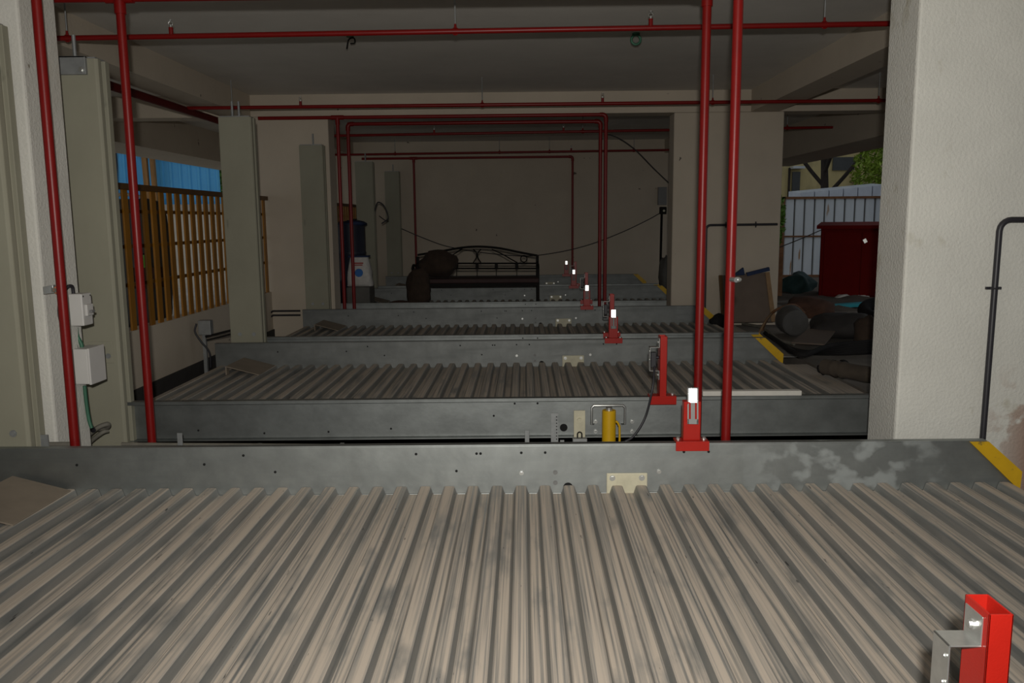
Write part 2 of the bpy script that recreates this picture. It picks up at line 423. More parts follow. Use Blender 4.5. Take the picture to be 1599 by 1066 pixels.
# ------------------------------------------------------------------ lift posts
def lift_post(xr, y, top, label, plate=False, rods=((-.12,0),), bolts=True):
    root = empty('lift_post', (xr, y, -.52), label, 'lift post', 'lift posts along the left')
    H = top + .52
    pr = [(-.27,0),(-.012,0),(0,.012),(0,.045),(-.022,.045),(-.022,.085),(0,.085),(0,.13),(-.27,.13)]
    MB().prism([(x,yy,0) for x, yy in pr], (0,0,H)).build('column_profile', 'post_paint', root, bevel=.003)
    MB().box(-.262,.01,H, -.015,.12,H+.008).build('top_cap', 'galv_dull', root)
    for rx, _ in rods:
        MB().cyl((rx,.06,H), (rx,.06,H+.13), .010, 10).build('threaded_rod', 'galv_dull', root, smooth=40)
    if plate:
        p = MB().box(-.29,-.022,H-.085, -.052,0,H+.008).box(-.29,-.022,H-.001,-.052,.07,H+.008).build('top_bracket', 'galv_dull', root, bevel=.002)
        for x in (-.06-.014,-.24):
            b = MB(); bolt(b, (x,-.022,H-.062), (0,-1,0), .010, .012); b.build('bolt', 'zinc_bright', p, smooth=30)
        q = MB().box(-.165,-.005,.98, -.035,0,1.10).build('access_cover', 'post_paint', root, bevel=.002)
        b = MB(); bolt(b, (-.062,-.005,1.02), (0,-1,0), .010, .006); b.build('screw', 'galv_dull', q, smooth=30)
    else:
        for x in (-.07,-.19):
            b = MB(); bolt(b, (x,0,.80), (0,-1,0), .011, .009); b.build('bolt', 'galv_dull', root, smooth=30)
    return root
PT = ZC + .862
lift_post(-2.262, 3.655, PT, 'grey-green lift post cut by the left picture edge', rods=())
lift_post(-2.235, 4.50, PT, 'tall grey-green lift post beside the white left pier, grey box at its foot', plate=True, rods=((-.145,0),))
lift_post(-2.235, 6.99, PT, 'grey-green lift post standing before the ochre railing, two rods on top', rods=((-.17,0),(-.115,0)))
lift_post(-2.265, 9.585, PT, 'grey-green lift post in front of the far left white pier')
lift_post(-2.245, 12.64, PT+.02, 'dim grey-green lift post behind the white sack')
lift_post(-2.245, 15.32, PT+.03, 'narrowest grey-green lift post, against the back wall')

# ------------------------------------------------------------------ red pipe portals and sprinkler lines
def portal(y, xl, xr, ztop, label, r=.021, extend=0, base=-.5, bulb=None):
    root = empty('standpipe_portal', (xl, y, base), label, 'pipe', 'red standpipe portals')
    off = Vector((-xl, -y, -base))
    def P(x, z): return Vector((x, y, z)) + off
    MB().cyl(P(xl,base), P(xl,ztop-.03), r, 14).build('riser_pipe', 'red_paint', root, smooth=40)
    MB().cyl(P(xr,base), P(xr,ztop-.03), r, 14).build('riser_pipe', 'red_paint', root, smooth=40)
    MB().cyl(P(xl-extend,ztop), P(xr-.03,ztop), r, 14).build('cross_pipe', 'red_paint', root, smooth=40)
    MB().tube([P(xr-.07,ztop), P(xr-.04,ztop)] + arc(P(xr-.04,ztop-.04), .04, PI/2, 0, 5) + [P(xr,ztop-.08)], r*1.25, 14).build('elbow', 'red_paint', root, smooth=50)
    if extend: MB().cyl(P(xl-.07,ztop), P(xl+.07,ztop), r*1.28, 14).cyl(P(xl,ztop-.08), P(xl,ztop), r*1.28, 14).build('tee', 'red_paint', root, smooth=40)
    else: MB().tube([P(xl+.07,ztop), P(xl+.04,ztop)] + arc(P(xl+.04,ztop-.04), .04, PI/2, PI, 5) + [P(xl,ztop-.08)], r*1.25, 14).build('elbow', 'red_paint', root, smooth=50)
    if bulb:
        b = MB(); c = P(*bulb); b.cyl(c+Vector((0,-r,0)), c+Vector((0.012,-r-.035,0)), .012, 10); b.blob(c+Vector((.022,-r-.02,0)), (.018,.014,.013), 0, sub=2)
        b.build('drain_valve', 'zinc_bright', root, smooth=40)
    return root
xl0 = at(88,360,Y=3.72).x; xr0 = at(1142,380,Y=3.72).x
portal(3.72, xl0, xr0, 2.40, 'front pair of thick red standpipes standing before the white near piers', r=.0215, bulb=(xr0,at(1143,436,Y=3.70).z))
xl1 = at(212,345,Y=4.35).x; xr1 = at(1096,345,Y=4.35).x
portal(4.35, xl1, xr1, at(188,-4,Y=4.35).z, 'red standpipe portal just behind the near piers, crossbar at the picture top', r=.0225, extend=.62)
xl2 = at(533,330,Y=9.66).x; xr2 = at(945,330,Y=9.66).x
portal(9.64, xl2, xr2, at(700,181.5,Y=9.64).z, 'red portal pipe framing the dark rear bay, running over the white wall', r=.020, extend=.9)
xl3 = at(550,330,Y=10.2).x; xr3 = at(936,330,Y=10.2).x
portal(10.12, xl3, xr3, at(700,192,Y=10.12).z, 'inner red portal pipe set just inside the dark rear bay', r=.021)
xl4 = at(648,330,Y=15.46).x; xr4 = at(894,330,Y=15.46).x
portal(15.46, xl4, xr4, at(750,246,Y=15.46).z, 'small distant red pipe portal against the back wall', r=.021, extend=.95)

def sprinkler_line(p, q, label, heads, hangers, r=.017):
    p = Vector(p); q = Vector(q)
    root = empty('sprinkler_line', p, label, 'sprinkler pipe', 'red sprinkler lines under the ceiling')
    MB().cyl((0,0,0), q-p, r, 14).build('pipe', 'red_paint', root, smooth=40)
    for x in heads:
        t = (x-p.x)/(q.x-p.x); c = (q-p)*t
        h = MB().cyl(c+Vector((0,0,r*.6)), c+Vector((0,0,.055)), .014, 12).build('sprinkler_nipple', 'red_paint', root, smooth=40)
        b = MB().cyl(c+Vector((0,0,.055)), c+Vector((0,0,.072)), .008, 10)
        b.tube([c+Vector((-.010,0,.068)), c+Vector((-.014,0,.082)), c+Vector((0,0,.098)), c+Vector((.014,0,.082)), c+Vector((.010,0,.068))], .003, 6)
        b.cyl(c+Vector((0,0,.098)), c+Vector((0,0,.101)), .014, 12)
        b.build('sprinkler_head', 'zinc_bright', h, smooth=40)
    for x in hangers:
        t = (x-p.x)/(q.x-p.x); c = (q-p)*t
        top = ZCEIL
        if -3.42 < x < -3.1 or 2.59 < x < 2.91: top = ZBEAM
        h = MB().cyl(c+Vector((0,0,.03)), Vector((c.x,c.y,top-p.z)), .005, 8).build('hanger_rod', 'galv_dull', root)
        MB().tube(arc(c, r+.004, 0, 2*PI, 14)[:-1], .005, 6, closed=True).cyl(c+Vector((0,0,r)), c+Vector((0,0,r+.028)), .010, 8, .007).build('clamp', 'red_paint', h, smooth=40)
    return root
def xs(pxs, py, Y): return [at(x, py, Y=Y).x for x in pxs]
a, b = at(90,60,Y=5.5), at(1387,37,Y=5.5)
sprinkler_line(a + (a-b)*.03, b + (b-a)*.05, 'nearest red sprinkler line crossing the whole ceiling', xs((267,1016),48,5.5), xs((104,711,1287),45,5.5))
a, b = at(292,167,Y=8.7), at(1375,150,Y=8.7); b.z = min(b.z, 2.385); a.z = min(a.z, 2.385)
sprinkler_line(a, b + (b-a)*.05, 'red sprinkler line in front of the white crossbeam', xs((469,941),157,8.7), xs((362,753,1113,1372),156,8.7), r=.018)
a, b = at(600,210.5,Y=11.6), at(1044,203,Y=11.6)
sprinkler_line(a + (a-b)*.2, b + (b-a)*.6, 'dim red sprinkler line inside the rear bay, end stub right of the far pier', xs((678,880),208,11.6), xs((910,1229),207,11.6), r=.018)
a, b = at(600,240.5,Y=14.9), at(1044,234,Y=14.9)
sprinkler_line(a + (a-b)*.2, b + (b-a)*.05, 'farthest red sprinkler line, near the back wall', xs((892,),236,14.9), xs((617,780,858,990),237,14.9), r=.018)
mp_ = MB().cyl((-3.45,3.5,2.366), (-3.45,W1-.01,2.366), .037, 16).build('fire_main_pipe', 'red_dark', None, smooth=40)
tag(mp_, 'thick dark red main pipe running under the left ceiling beam', 'pipe')

# ------------------------------------------------------------------ ochre railing
def railing(y0, y1, label, n):
    root = empty('railing', (-2.99, y0, .414), label, 'railing', 'ochre railings on the left wall')
    L = y1-y0
    MB().box(-.03,0,1.06, .035,L,1.106).build('top_rail', 'brown_rail', root, bevel=.003)
    for z in (.90,.635,.345): MB().box(-.035,0,z-.014, -.015,L,z+.014).build('cross_rail', 'brown_rail', root)
    bar = MB().box(-.008,-.039,0, .008,.039,1.062)
    me = None
    for i in range(n):
        y = (i+.5)*L/n
        if me is None: o = bar.build('bar', 'ochre_fence', root); me = o.data
        else:
            o = bpy.data.objects.new('bar', me); C.objects.link(o); o.parent = root
        o.location = (0, y, 0)
    return root
railing(W0+TH, W1, 'ochre vertical-bar railing on the left low wall, between the white piers', 35)
railing(W1+TH, W2, 'ochre railing of the rear bay, half hidden behind the far left pier', 34)

# ------------------------------------------------------------------ brackets on the pallets
def reflector_bracket(y, xc, label, zb=.228):
    root = empty('reflector_bracket', (xc, y, zb), label, 'reflector bracket', 'red reflector brackets')
    MB().box(-.074,-.006,.0, .074,.062,.010).box(-.074,-.012,-.034, .074,-.002,.010).build('base_clamp', 'red_bright', root, bevel=.002)
    MB().box(-.038,.012,.008, .038,.060,.186).build('upright', 'red_bright', root, bevel=.004)
    # galvanised slide with the reflecting plate, tilted to mirror the flash into the lens
    h = (CAM - Vector((xc, y, zb+.2))).normalized() + (Vector(flo.location) - Vector((xc, y, zb+.2))).normalized()
    h.normalize()
    rot = Vector((0,-1,0)).rotation_difference(h).to_matrix().to_4x4()
    rot.translation = Vector((0,.004,.16))
    def T(mb): mb.v = [tuple(rot @ Vector(v)) for v in mb.v]; return mb
    s = T(MB().box(-.024,0,-.072, -.017,.006,.09).box(.017,0,-.072, .024,.006,.09).box(-.024,0,-.072, .024,.006,-.050).box(-.024,0,.084, .024,.006,.090)).build('reflector_frame', 'frame_metal', root)
    T(MB().box(-.017,.001,.024, .017,.004,.084)).build('reflector_plate', 'reflector', s)
    T(MB().box(-.009,.001,-.050, .009,.004,.024)).build('slide_strip', 'frame_metal', s)
    for x in (-.058,.058):
        b = MB(); bolt(b, (x,.03,.010), (0,0,1), .007, .010); b.build('bolt', 'zinc_bright', root, smooth=30)
    return root
fx = [at(1081,690,Y=YF[0]).x, at(958,530,Y=YF[1]).x, at(916.5,478,Y=YF[2]).x, at(896,448,Y=YF[3]).x, at(884.5,430,Y=YF[4]).x]
ord_ = ['largest red bracket with shining white reflector, on the nearest pallet beam',
        'red reflector bracket on the second pallet, lower red foot overlapping another behind',
        'red reflector bracket on the third pallet beam, left of the red portal pipes',
        'small red reflector bracket on the fourth pallet, right of the settee',
        'tiniest red reflector bracket, on the farthest pallet']
for i in range(5): reflector_bracket(YF[i], fx[i], ord_[i], .228 + .0035*fx[i])

def sensor_bracket(y, xc, label, cable=None, sensor=True):
    """hollow red tube with a galvanised hat bracket and sensor on its left side"""
    root = empty('sensor_bracket', (xc, y, .231), label, 'sensor bracket', 'red sensor brackets')
    MB().box(-.075,-.075,.0, .075,.0,.012).box(-.075,-.082,-.036, .075,-.073,.012).build('base_clamp', 'red_bright', root, bevel=.002)
    t, w, d, H = .0035, .02, .038, .347
    cy = -.037
    b = MB().box(-w,cy-d,.01, w,cy-d+t,H).box(-w,cy+d-t,.01, w,cy+d,H).box(-w,cy-d,.01, -w+t,cy+d,H).box(w-t,cy-d,.01, w,cy+d,H)
    b.build('tube_post', 'red_bright', root, bevel=.0012)
    hb = MB()                      # hat section on the left face
    y0, y1 = cy-.024, cy+.030
    hb.box(-w-.003,y0,.285, -w,y1,.335)
    hb.box(-w-.054,y0,.282, -w,y1,.285)
    hb.box(-w-.054,y0,.15, -w-.051,y1,.285)
    hb.box(-w-.054,y0,.15, -w,y1,.153)
    hb.box(-w-.003,y0,.10, -w,y1,.153)
    hbo = hb.build('hat_bracket', 'zinc_bright', root, bevel=.001)
    for z in (.31,.125):
        bb = MB(); bolt(bb, (-w-.003,cy+.004,z), (-1,0,0), .006, .007); bb.build('bolt', 'zinc_bright', hbo, smooth=30)
    for z in (.262,.215):
        bb = MB(); bolt(bb, (-w-.054,cy-.012,z), (-1,0,0), .003, .003); bb.build('rivet', 'zinc_bright', hbo, smooth=30)
    if sensor: MB().box(-w-.046,cy-.014,.17, -w-.016,cy+.016,.255).cyl((-w-.03,cy,.225), (-w-.0,cy,.225), .009, 10).build('sensor_body', 'black_pipe', root, bevel=.003)
    for x in (-.06,.06):
        b = MB(); bolt(b, (x,-.03,.012), (0,0,1), .007, .010); b.build('bolt', 'zinc_bright', root, smooth=30)
    if cable:
        pts = [Vector(c) - Vector((xc,y,.231)) for c in cable]
        MB().tube(bezier([(-w-.034,cy,.19)] + pts, 8), .0065, 8).build('cable', 'black_pipe', root, smooth=60)
    return root
sensor_bracket(YF[0]-WD, .777, 'close-up red tube with galvanised hat bracket, cut by the bottom right corner', sensor=False)
yn = YF[1]-WD
sensor_bracket(yn, at(1032,600,Y=yn).x, 'red sensor bracket with curving black cable, on the second pallet',
               [at(1022,568,Y=yn-.04), at(1019,605,Y=yn-.10), at(1008,650,Y=yn-.10), at(990,680,Y=yn-.12), at(975,690,Y=yn-.13), at(966,698,Y=yn-.12)])
yn = YF[2]-WD
sensor_bracket(yn, at(954,520,Y=yn).x, 'red sensor bracket on the third pallet, hidden behind a reflector bracket')
yn = YF[3]-WD
sensor_bracket(yn, at(915,470,Y=yn).x, 'red sensor bracket on the fourth pallet, its tip above a reflector')
yn = YF[4]-WD
sensor_bracket(yn, at(898,447,Y=yn).x, 'tiny red sensor bracket on the farthest pallet')

# ------------------------------------------------------------------ machinery in the gap between first and second pallet
c = at(951,640,Y=4.36)
root = empty('hydraulic_cylinder', (c.x, 4.36, -.52), 'bright yellow upright cylinder in the gap before the second pallet', 'cylinder')
MB().cyl((0,0,0), (0,0,c.z+.52), .037, 24).build('barrel', 'amber_paint', root, smooth=40, bevel=.003)
MB().cyl((0,0,c.z+.52), (0,0,c.z+.535), .018, 14).build('rod_end', 'zinc_bright', root, smooth=40)
MB().tube(bezier([(.036,0,c.z+.46), (.052,0,c.z+.44), (.058,0,c.z+.38), (.056,0,.2)], 8), .006, 8).build('hose', 'amber_paint', root, smooth=60)
yy = YF[1]-WD
a, b = at(924,633,Y=yy-.05), at(976,633,Y=yy-.05); lo = at(924,664,Y=yy-.05).z
o0 = Vector(((a.x+b.x)/2, yy-.012, lo)); w = (b.x-a.x)/2; hh = a.z-lo
root = empty('lifting_bracket', o0, 'galvanised bent bar with bolts arching over the yellow cylinder', 'bracket')
MB().tube([(-w+.012,0,0), (-w,-.038,.01), (-w,-.038,hh-.012), (-w+.012,-.038,hh), (w-.012,-.038,hh), (w,-.038,hh-.012), (w,-.038,.01), (w-.012,0,0)], .0075, 10).build('bent_bar', 'zinc_bright', root, smooth=40)
for px, pyy in ((930,658),(930,673),(987,658),(987,673)):
    p = at(px, pyy, Y=yy-.008) - o0; bb = MB(); bolt(bb, (p.x,.004,p.z), (0,-1,0), .008, .008); bb.build('bolt', 'zinc_bright', root, smooth=30)
a, b = at(896,641,Y=4.5), at(914,641,Y=4.5); z0 = -.3
root = empty('latch_bracket', ((a.x+b.x)/2, 4.5, z0), 'cream painted latch plate in the gap, left of the yellow cylinder', 'bracket')
w = (b.x-a.x)/2; H = a.z-z0
MB().box(-w,0,0, w,.012,H).build('latch_plate', 'cream_paint', root, bevel=.002)
MB().tube([(-.012,-.012,H-.19), (-.012,-.014,H-.13)] + arc((0,-.014,H-.13), .012, PI, 0, 6) + [(.012,-.014,H-.13), (.012,-.012,H-.19)], .004, 8).build('shackle', 'black_iron', root, smooth=50)
MB().cyl((0,-.012,H-.055), (0,0,H-.055), .014, 12).build('boss', 'cream_paint', root, smooth=40)
MB().box(-w-.008,-.045,H-.185, w+.008,.0,H-.150).build('foot_block', 'galv_dull', root, bevel=.003)
a = at(866,645,Y=4.45)
root = empty('slotted_strap', (a.x, 4.45, -.4), 'perforated galvanised strap standing left of the round cable hole', 'bracket')
H = a.z+.4
MB().box(-.020,0,0, .020,.006,H).build('strap', 'galv_dull', root)
for i in range(8): MB().cyl((.011,-.0004,H-.02-.018*i), (.011,-.002,H-.02-.018*i), .0035, 8).build('slot_hole_disc', 'black_disc', root)  # black discs giving the strap's perforations their dark
MB().box(.030,-.01,0, .052,.0,H-.15).build('strap_leg', 'galv_dull', root)
a = at(823,672,Y=4.4)
tag(MB().box(a.x-.012,4.4,-.4, a.x+.012,4.406,a.z).build('strap_stub', 'galv_dull', None, bevel=.001), 'short plain metal strap poking up, leftmost of the gap brackets', 'bracket')
for i, (y, z, px0, px1) in enumerate(((4.18,.068,190,735),(4.26,.060,190,620))):
    a = at(px0,690,Y=y); b = at(px1,690,Y=y)
    root = empty('conduit_run', (a.x,y,z), ('front' if i == 0 else 'rear')+' grey conduit lying along the gap left of the cylinder', 'conduit', 'conduits in the gap')
    MB().cyl((0,0,0), (b.x-a.x,0,-.02), .013, 12).build('pipe', 'grey_conduit', root, smooth=40)
    for k in range(3):
        x = (b.x-a.x)*(.2+.3*k)
        MB().box(x-.010,-.016,-.55, x+.010,.016,.0).build('clip_stand', 'galv_dull', root)
a = at(280,676,Y=4.14)
tag(MB().box(a.x-.013,4.14,-.52, a.x+.013,4.146,a.z).build('strap_stub', 'galv_dull', None, bevel=.001), 'upright galvanised strap near the second left red riser', 'bracket')
a = at(1096,612,Y=4.60); b = at(1250,607,Y=4.60)
tag(MB().box(a.x,4.575,.236, b.x,4.625,.264).build('pale_batten', 'white_scrap', None, bevel=.003), 'pale straight batten lying on the near beam of the second pallet', 'batten')

# ------------------------------------------------------------------ boxes and cables at the left pier
Yb = 4.00
XP = -2.219                                   # side face of the left pier
a = at(112,602,X=XP); b = at(139,545,Y=Yb)
root = empty('junction_box', (XP,Yb,at(125,600,Y=Yb).z), 'larger pale grey junction box on the side of the left pier', 'electrical box')
w, h = b.x-XP, b.z-at(125,600,Y=Yb).z
MB().box(0,0,0, w-.012,.145,h).build('box_body', 'box_plastic', root, bevel=.004)
MB().box(w-.012,-.003,-.003, w,.148,h+.003).build('box_lid', 'box_plastic', root, bevel=.003)
root2 = empty('isolator_switch', (XP,Yb,at(120,509,Y=Yb).z), 'small pale grey isolator switch above the junction box', 'electrical box')
w2, h2 = at(129,480,Y=Yb).x-XP, at(120,459,Y=Yb).z-at(120,509,Y=Yb).z
MB().box(0,0,0, w2,.09,h2).build('box_body', 'box_plastic', root2, bevel=.005)
MB().box(w2,.015,h2*.30, w2+.014,.075,h2*.66).build('switch_cover', 'box_plastic', root2, bevel=.003)
MB().box(w2+.010,.03,h2*.40, w2+.030,.06,h2*.47).build('switch_lever', 'grey_plastic', root2, bevel=.002)
for y in (.012,.078): MB().cyl((w2+.0004,y,h2*.92), (w2+.002,y,h2*.92), .004, 8).build('screw', 'black_disc', root2)
def cable(pts, r, m_, label, n=10, name='cable', group='cables on the left pier'):
    return tag(MB().tube(bezier(pts, n), r, 8).build(name, m_, None, smooth=60), label, 'cable', group)
Q = lambda px, py, Y=Yb+.07: at(px, py, Y=Y)
cable([Q(119,511), Q(121,525), Q(127,537), Q(128,546)], .010, 'green_cable', 'short green cable between the isolator switch and junction box')
cable([Q(132,602), Q(135,630), Q(139,655), Q(143,668)], .009, 'green_cable', 'green cable hanging below the junction box')
cable([Q(122,616,4.1), Q(130,640,4.14), Q(138,660,4.2), Q(146,672,4.25)], .013, 'black_pipe', 'thick black cable slanting down below the junction box')
cable([Q(120,698,4.30), Q(135,682,4.30), Q(152,668,4.30), Q(168,662,4.32), Q(166,668,4.35), Q(148,670,4.36)], .013, 'grey_conduit', 'upper looping grey flexible conduit at the foot of the left post')
cable([Q(130,700,4.34), Q(145,686,4.34), Q(160,675,4.34), Q(169,672,4.36)], .012, 'grey_conduit', 'lower grey flexible conduit at the foot of the left post')
cable([Q(100,447,3.77), Q(93,470,3.78), Q(92,490,3.78), Q(97,512,3.78)], .006, 'black_pipe', 'thin black cable bowing out behind the left red pipe')
cable([Q(101,453,3.98), Q(107,447,4.0), Q(113,448,4.03), Q(115,460,4.04)], .009, 'black_pipe', 'short black cable entering the isolator switch from above')
cable([Q(107,528,4.03), Q(113,533,4.05), Q(118,537,4.05), Q(121,548,4.06)], .008, 'black_pipe', 'short black cable entering the junction box from the left')
p = at(84,452,Y=3.78)
root = empty('pipe_clamp', p, 'small metal clamp with orange band tying the left red pipe to the pier', 'clamp')
MB().obox((-.02,.0,0), (.024,0,.004), (0,.012,0), (0,0,.018)).build('clamp_plate', 'zinc_bright', root, bevel=.002)
MB().tube([Vector((.035,-.03,0))+v for v in arc((0,0,0), .014, .4, 5.6, 10)], .005, 6).build('band', 'orange_cable', root, smooth=50)
MB().bar((0,-.01,0), (xl0-p.x-.02,-.05,0), .012, .02).build('clamp_arm', 'zinc_bright', root)
a = at(-20,694,Y=3.76); b = at(112,694,Y=3.76)
root = empty('conduit_run', (a.x,3.76,a.z), 'dark conduit strapped along the foot of the left pier', 'conduit')
MB().cyl((0,0,0), (b.x-a.x,0,0), .012, 12).build('pipe', 'grey_conduit', root, smooth=40)
for px in (73,):
    x = at(px,690,Y=3.76).x-a.x
    MB().box(x-.018,-.018,-.06, x+.018,-.012,.05).build('clip_stand', 'galv_dull', root)

# sensor box beside the second pallet's rear corner
p = at(310,523,Y=7.3)
root = empty('limit_switch', p, 'small grey switch box on a bent arm at the rear corner of the second pallet', 'switch')
MB().box(0,0,0, .11,.07,.13).build('switch_body', 'galv_dull', root, bevel=.004)
MB().bar((.05,.03,-.02), (.30,.05,.04), .02, .02).bar((.06,.03,-.05), (.30,.05,.005), .015, .015).build('arm', 'black_iron', root)
MB().tube(bezier([(-.02,.02,.10), (-.03,.0,.03), (.02,.0,-.06), (.08,.02,-.16), (.08,.03,-.30)], 8), .009, 8).build('cable', 'black_pipe', root, smooth=60)
MB().box(.02,.03,-.5, .05,.06,0).build('stand', 'galv_dull', root)
p = at(440,492,Y=9.66)
root = empty('conduit_run', p, 'twin dark conduits low on the far left white pier', 'conduit')
for dz in (0,.05): MB().tube([(-.20,0,-.06+dz), (-.10,0,dz), (.22,0,dz)], .011, 8).build('pipe', 'black_pipe', root, smooth=60)

# black pipes on the piers
def pier_pipe(pts, r, label, clips):
    root = empty('black_pipe_run', pts[0], label, 'pipe', 'black pipes on the right piers'); o0 = Vector(pts[0])
    L = [Vector(p)-o0 for p in pts]
    dv = (L[1]-L[0]).normalized(); dw = (L[2]-L[1]).normalized(); R = .05
    MB().tube([L[0], L[1]-dv*R] + [L[1] - dv*R + dv*R*math.sin(t) + dw*R*(1-math.cos(t)) for t in (.3,.6,.9,1.2)] + [L[1]+dw*R, L[2]], r, 12).build('pipe', 'black_pipe', root, smooth=50)
    for t, seg in clips:
        c = L[seg]+(L[seg+1]-L[seg])*t
        d = (L[seg+1]-L[seg]).normalized(); u = Vector((0,1,0)).cross(d)
        MB().tube([c+d*.0+u*(r+.004)*math.cos(k*PI/6)+Vector((0,1,0))*(r+.004)*math.sin(k*PI/6) for k in range(12)], .004, 6, closed=True).obox(c+Vector((0,.012,0)), u*.034, Vector((0,.006,0)), d*.006).build('pipe_clip', 'black_pipe', root)
yb = W0-.022
pier_pipe([at(1640,343,Y=yb), at(1562,343,Y=yb), at(1534,690,Y=yb)], .0135, 'black water pipe on the white near right pier', [(.30,1)])
yb = W1-.022
pier_pipe([at(1214,350,Y=yb), at(1103,351.5,Y=yb), at(1100,505,Y=yb)], .014, 'thin black pipe on the far right white pier', [(.3,0),(.72,0)])

# ceiling hooks
for px, py, lab in ((547,68,'left ceiling hook with a bent dark wire'), (993,64,'right ceiling hook with a green ring')):
    p = at(px, py, Z=ZCEIL-.06)
    root = empty('ceiling_hook', (p.x,p.y,ZCEIL), lab, 'hook', 'ceiling hooks')
    MB().cyl((0,0,-.012), (0,0,0), .03, 12).build('hook_plate', 'green_cable', root)
    if px < 700: MB().tube(bezier([(-.03,0,-.10), (-.01,0,-.03), (.03,0,-.02), (.035,0,-.055), (.0,0,-.06)], 6), .006, 6).build('wire_loop', 'black_iron', root, smooth=60)
    else: MB().tube(arc((0,0,-.05), .036, 0, 2*PI, 16)[:-1], .010, 8, closed=True).build('ring', 'green_cable', root, smooth=60)

# ------------------------------------------------------------------ rear bay: settee, sacks, drum, cables
Ys = 11.55
a = at(652,398,Y=Ys); b = at(839,399,Y=Ys); zd = .038
root = empty('iron_settee', (a.x, Ys, zd), 'black wrought-iron settee with arched back on the fourth pallet', 'settee')
S = lambda px, py, Y=Ys: at(px, py, Y=Y) - Vector((a.x, Ys, zd))
xr_ = S(839,399).x
MB().tube(bezier([S(652,398), S(690,392), S(722,386.5), S(750,385), S(780,387.5), S(812,394), S(839,399)], 8), .016, 10).build('arched_top_rail', 'black_iron', root, smooth=60)
for py in (411,419): MB().tube([S(652,py), S(839,py)], .011, 8).build('back_rail', 'black_iron', root, smooth=60)
for x in (0, xr_):
    MB().bar((x,0,0), (x,0,S(839,399).z), .04, .04, (0,1,0)).build('back_leg', 'black_iron', root)
    MB().bar((x,-.52,0), (x,-.52,.58), .035, .035, (0,1,0)).build('front_leg', 'black_iron', root)
    MB().tube(bezier([(x,-.56,.56), (x,-.45,.60), (x,-.2,.58), (x,0,.60)], 6), .018, 8).build('armrest', 'black_iron', root, smooth=60)
for px in (681,713,745,775,807):
    MB().bar(S(px,411), S(px,440), .010, .010, (0,1,0)).build('baluster', 'black_iron', root)
    MB().bar(S(px,411), S(px,419), .045, .014, (0,1,0)).build('collar', 'black_iron', root)
MB().tube(bezier([S(722,388), S(708,397), S(696,402), S(685,407)], 6), .009, 6).build('scroll', 'black_iron', root, smooth=60)
MB().tube(bezier([S(768,389), S(785,397), S(797,404), S(808,410)], 6), .009, 6).build('scroll', 'black_iron', root, smooth=60)
for sg in (-1,1): MB().tube(bezier([S(745+6*sg,389), S(745+1.2*sg,395), S(745+1.2*sg,402), S(745+6*sg,410)], 6), .009, 6).build('scroll', 'black_iron', root, smooth=60)
MB().tube(arc(S(818,404), .045, 0, 2*PI, 16)[:-1], .008, 6, closed=True).build('ring', 'black_iron', root, smooth=60)
MB().tube(arc(S(676,404), .045, 0, 2*PI, 16)[:-1], .008, 6, closed=True).build('ring', 'black_iron', root, smooth=60)
MB().box(-.01,-.55,.36, xr_+.01,.02,.42).build('seat', 'seat_brown', root, bevel=.012)
MB().box(-.0,-.555,.315, xr_,-.53,.36).build('apron', 'black_iron', root)
def blobthing(name, c, r, m_, label, cat, seed, amp=.25, flat=None, group=None, sub=3):
    return tag(MB().blob(c, r, amp, 1.8, seed, sub, flat).build(name, m_, None, smooth=75), label, cat, group)
p = at(684,424,Y=11.1); blobthing('burlap_sack', (p.x,11.15,.46+.19), (.25,.20,.185), 'burlap', 'round brown sack on the settee seat', 'sack', 3, flat=.95)
p = at(655,440,Y=10.75); blobthing('burlap_sack', (p.x-.02,10.78,.33), (.16,.15,.30), 'burlap', 'tall brown sack heaped before the settee left end', 'sack', 5, flat=.98)
p = at(628,462,Y=10.6); blobthing('earth_heap', (p.x,10.62,.10), (.24,.2,.11), 'brick_dust', 'low reddish heap on the fourth pallet, left of the settee', 'heap', 8, flat=.55)
# drum, white sack with a blue roundel
p = at(549,370,Y=11.0)
root = empty('plastic_drum', (p.x,11.0,.038), 'dark blue plastic drum behind the white sack', 'drum')
zt = at(549,345,Y=11.0).z-.038
MB().tube([(0,0,0),(0,0,.04),(0,0,zt*.33),(0,0,zt*.35),(0,0,zt*.37),(0,0,zt*.63),(0,0,zt*.65),(0,0,zt*.67),(0,0,zt-.05),(0,0,zt-.01),(0,0,zt)], [.15,.17,.18,.19,.18,.18,.19,.18,.18,.165,.15], 24).build('drum_body', 'navy_plastic', root, smooth=60)
MB().cyl((.06,-.05,zt), (.06,-.05,zt+.03), .03, 12).build('bung', 'black_iron', root)
MB().blob((.05,-.02,zt*.97), (.17,.17,.05), .3, 2.2, 4, 2).build('cloth_cover', 'blue_cloth', root, smooth=75)
Yk = 10.65
a = at(541,400,Y=Yk); b = at(583,446,Y=Yk)
root = empty('white_sack', ((a.x+b.x)/2, Yk, b.z), 'white woven sack with a blue round emblem beside the red risers', 'sack')
w, h = (b.x-a.x)/2, a.z-b.z
s = MB(); n = 24; rows = 12; vv = []; ff = []
for j in range(rows+1):
    t = j/rows; k = (1-.32*t)*(1+.06*math.sin(t*PI)); 
    for i in range(n):
        an = 2*PI*i/n; cx = math.copysign(abs(math.cos(an))**.6, math.cos(an)); sy = math.copysign(abs(math.sin(an))**.6, math.sin(an))
        nz = 1+.06*noise.noise(Vector((cx*2, sy*2, t*5)))
        vv.append((w*k*cx*nz - .03*t*0, .11*(.6+.5*math.sin(PI*min(1,t*1.05+.05)))*sy*nz, h*t))
for j in range(rows): ff += [(j*n+i, j*n+(i+1)%n, (j+1)*n+(i+1)%n, (j+1)*n+i) for i in range(n)]
ff += [tuple(range(n-1,-1,-1)), tuple(rows*n+i for i in range(n))]
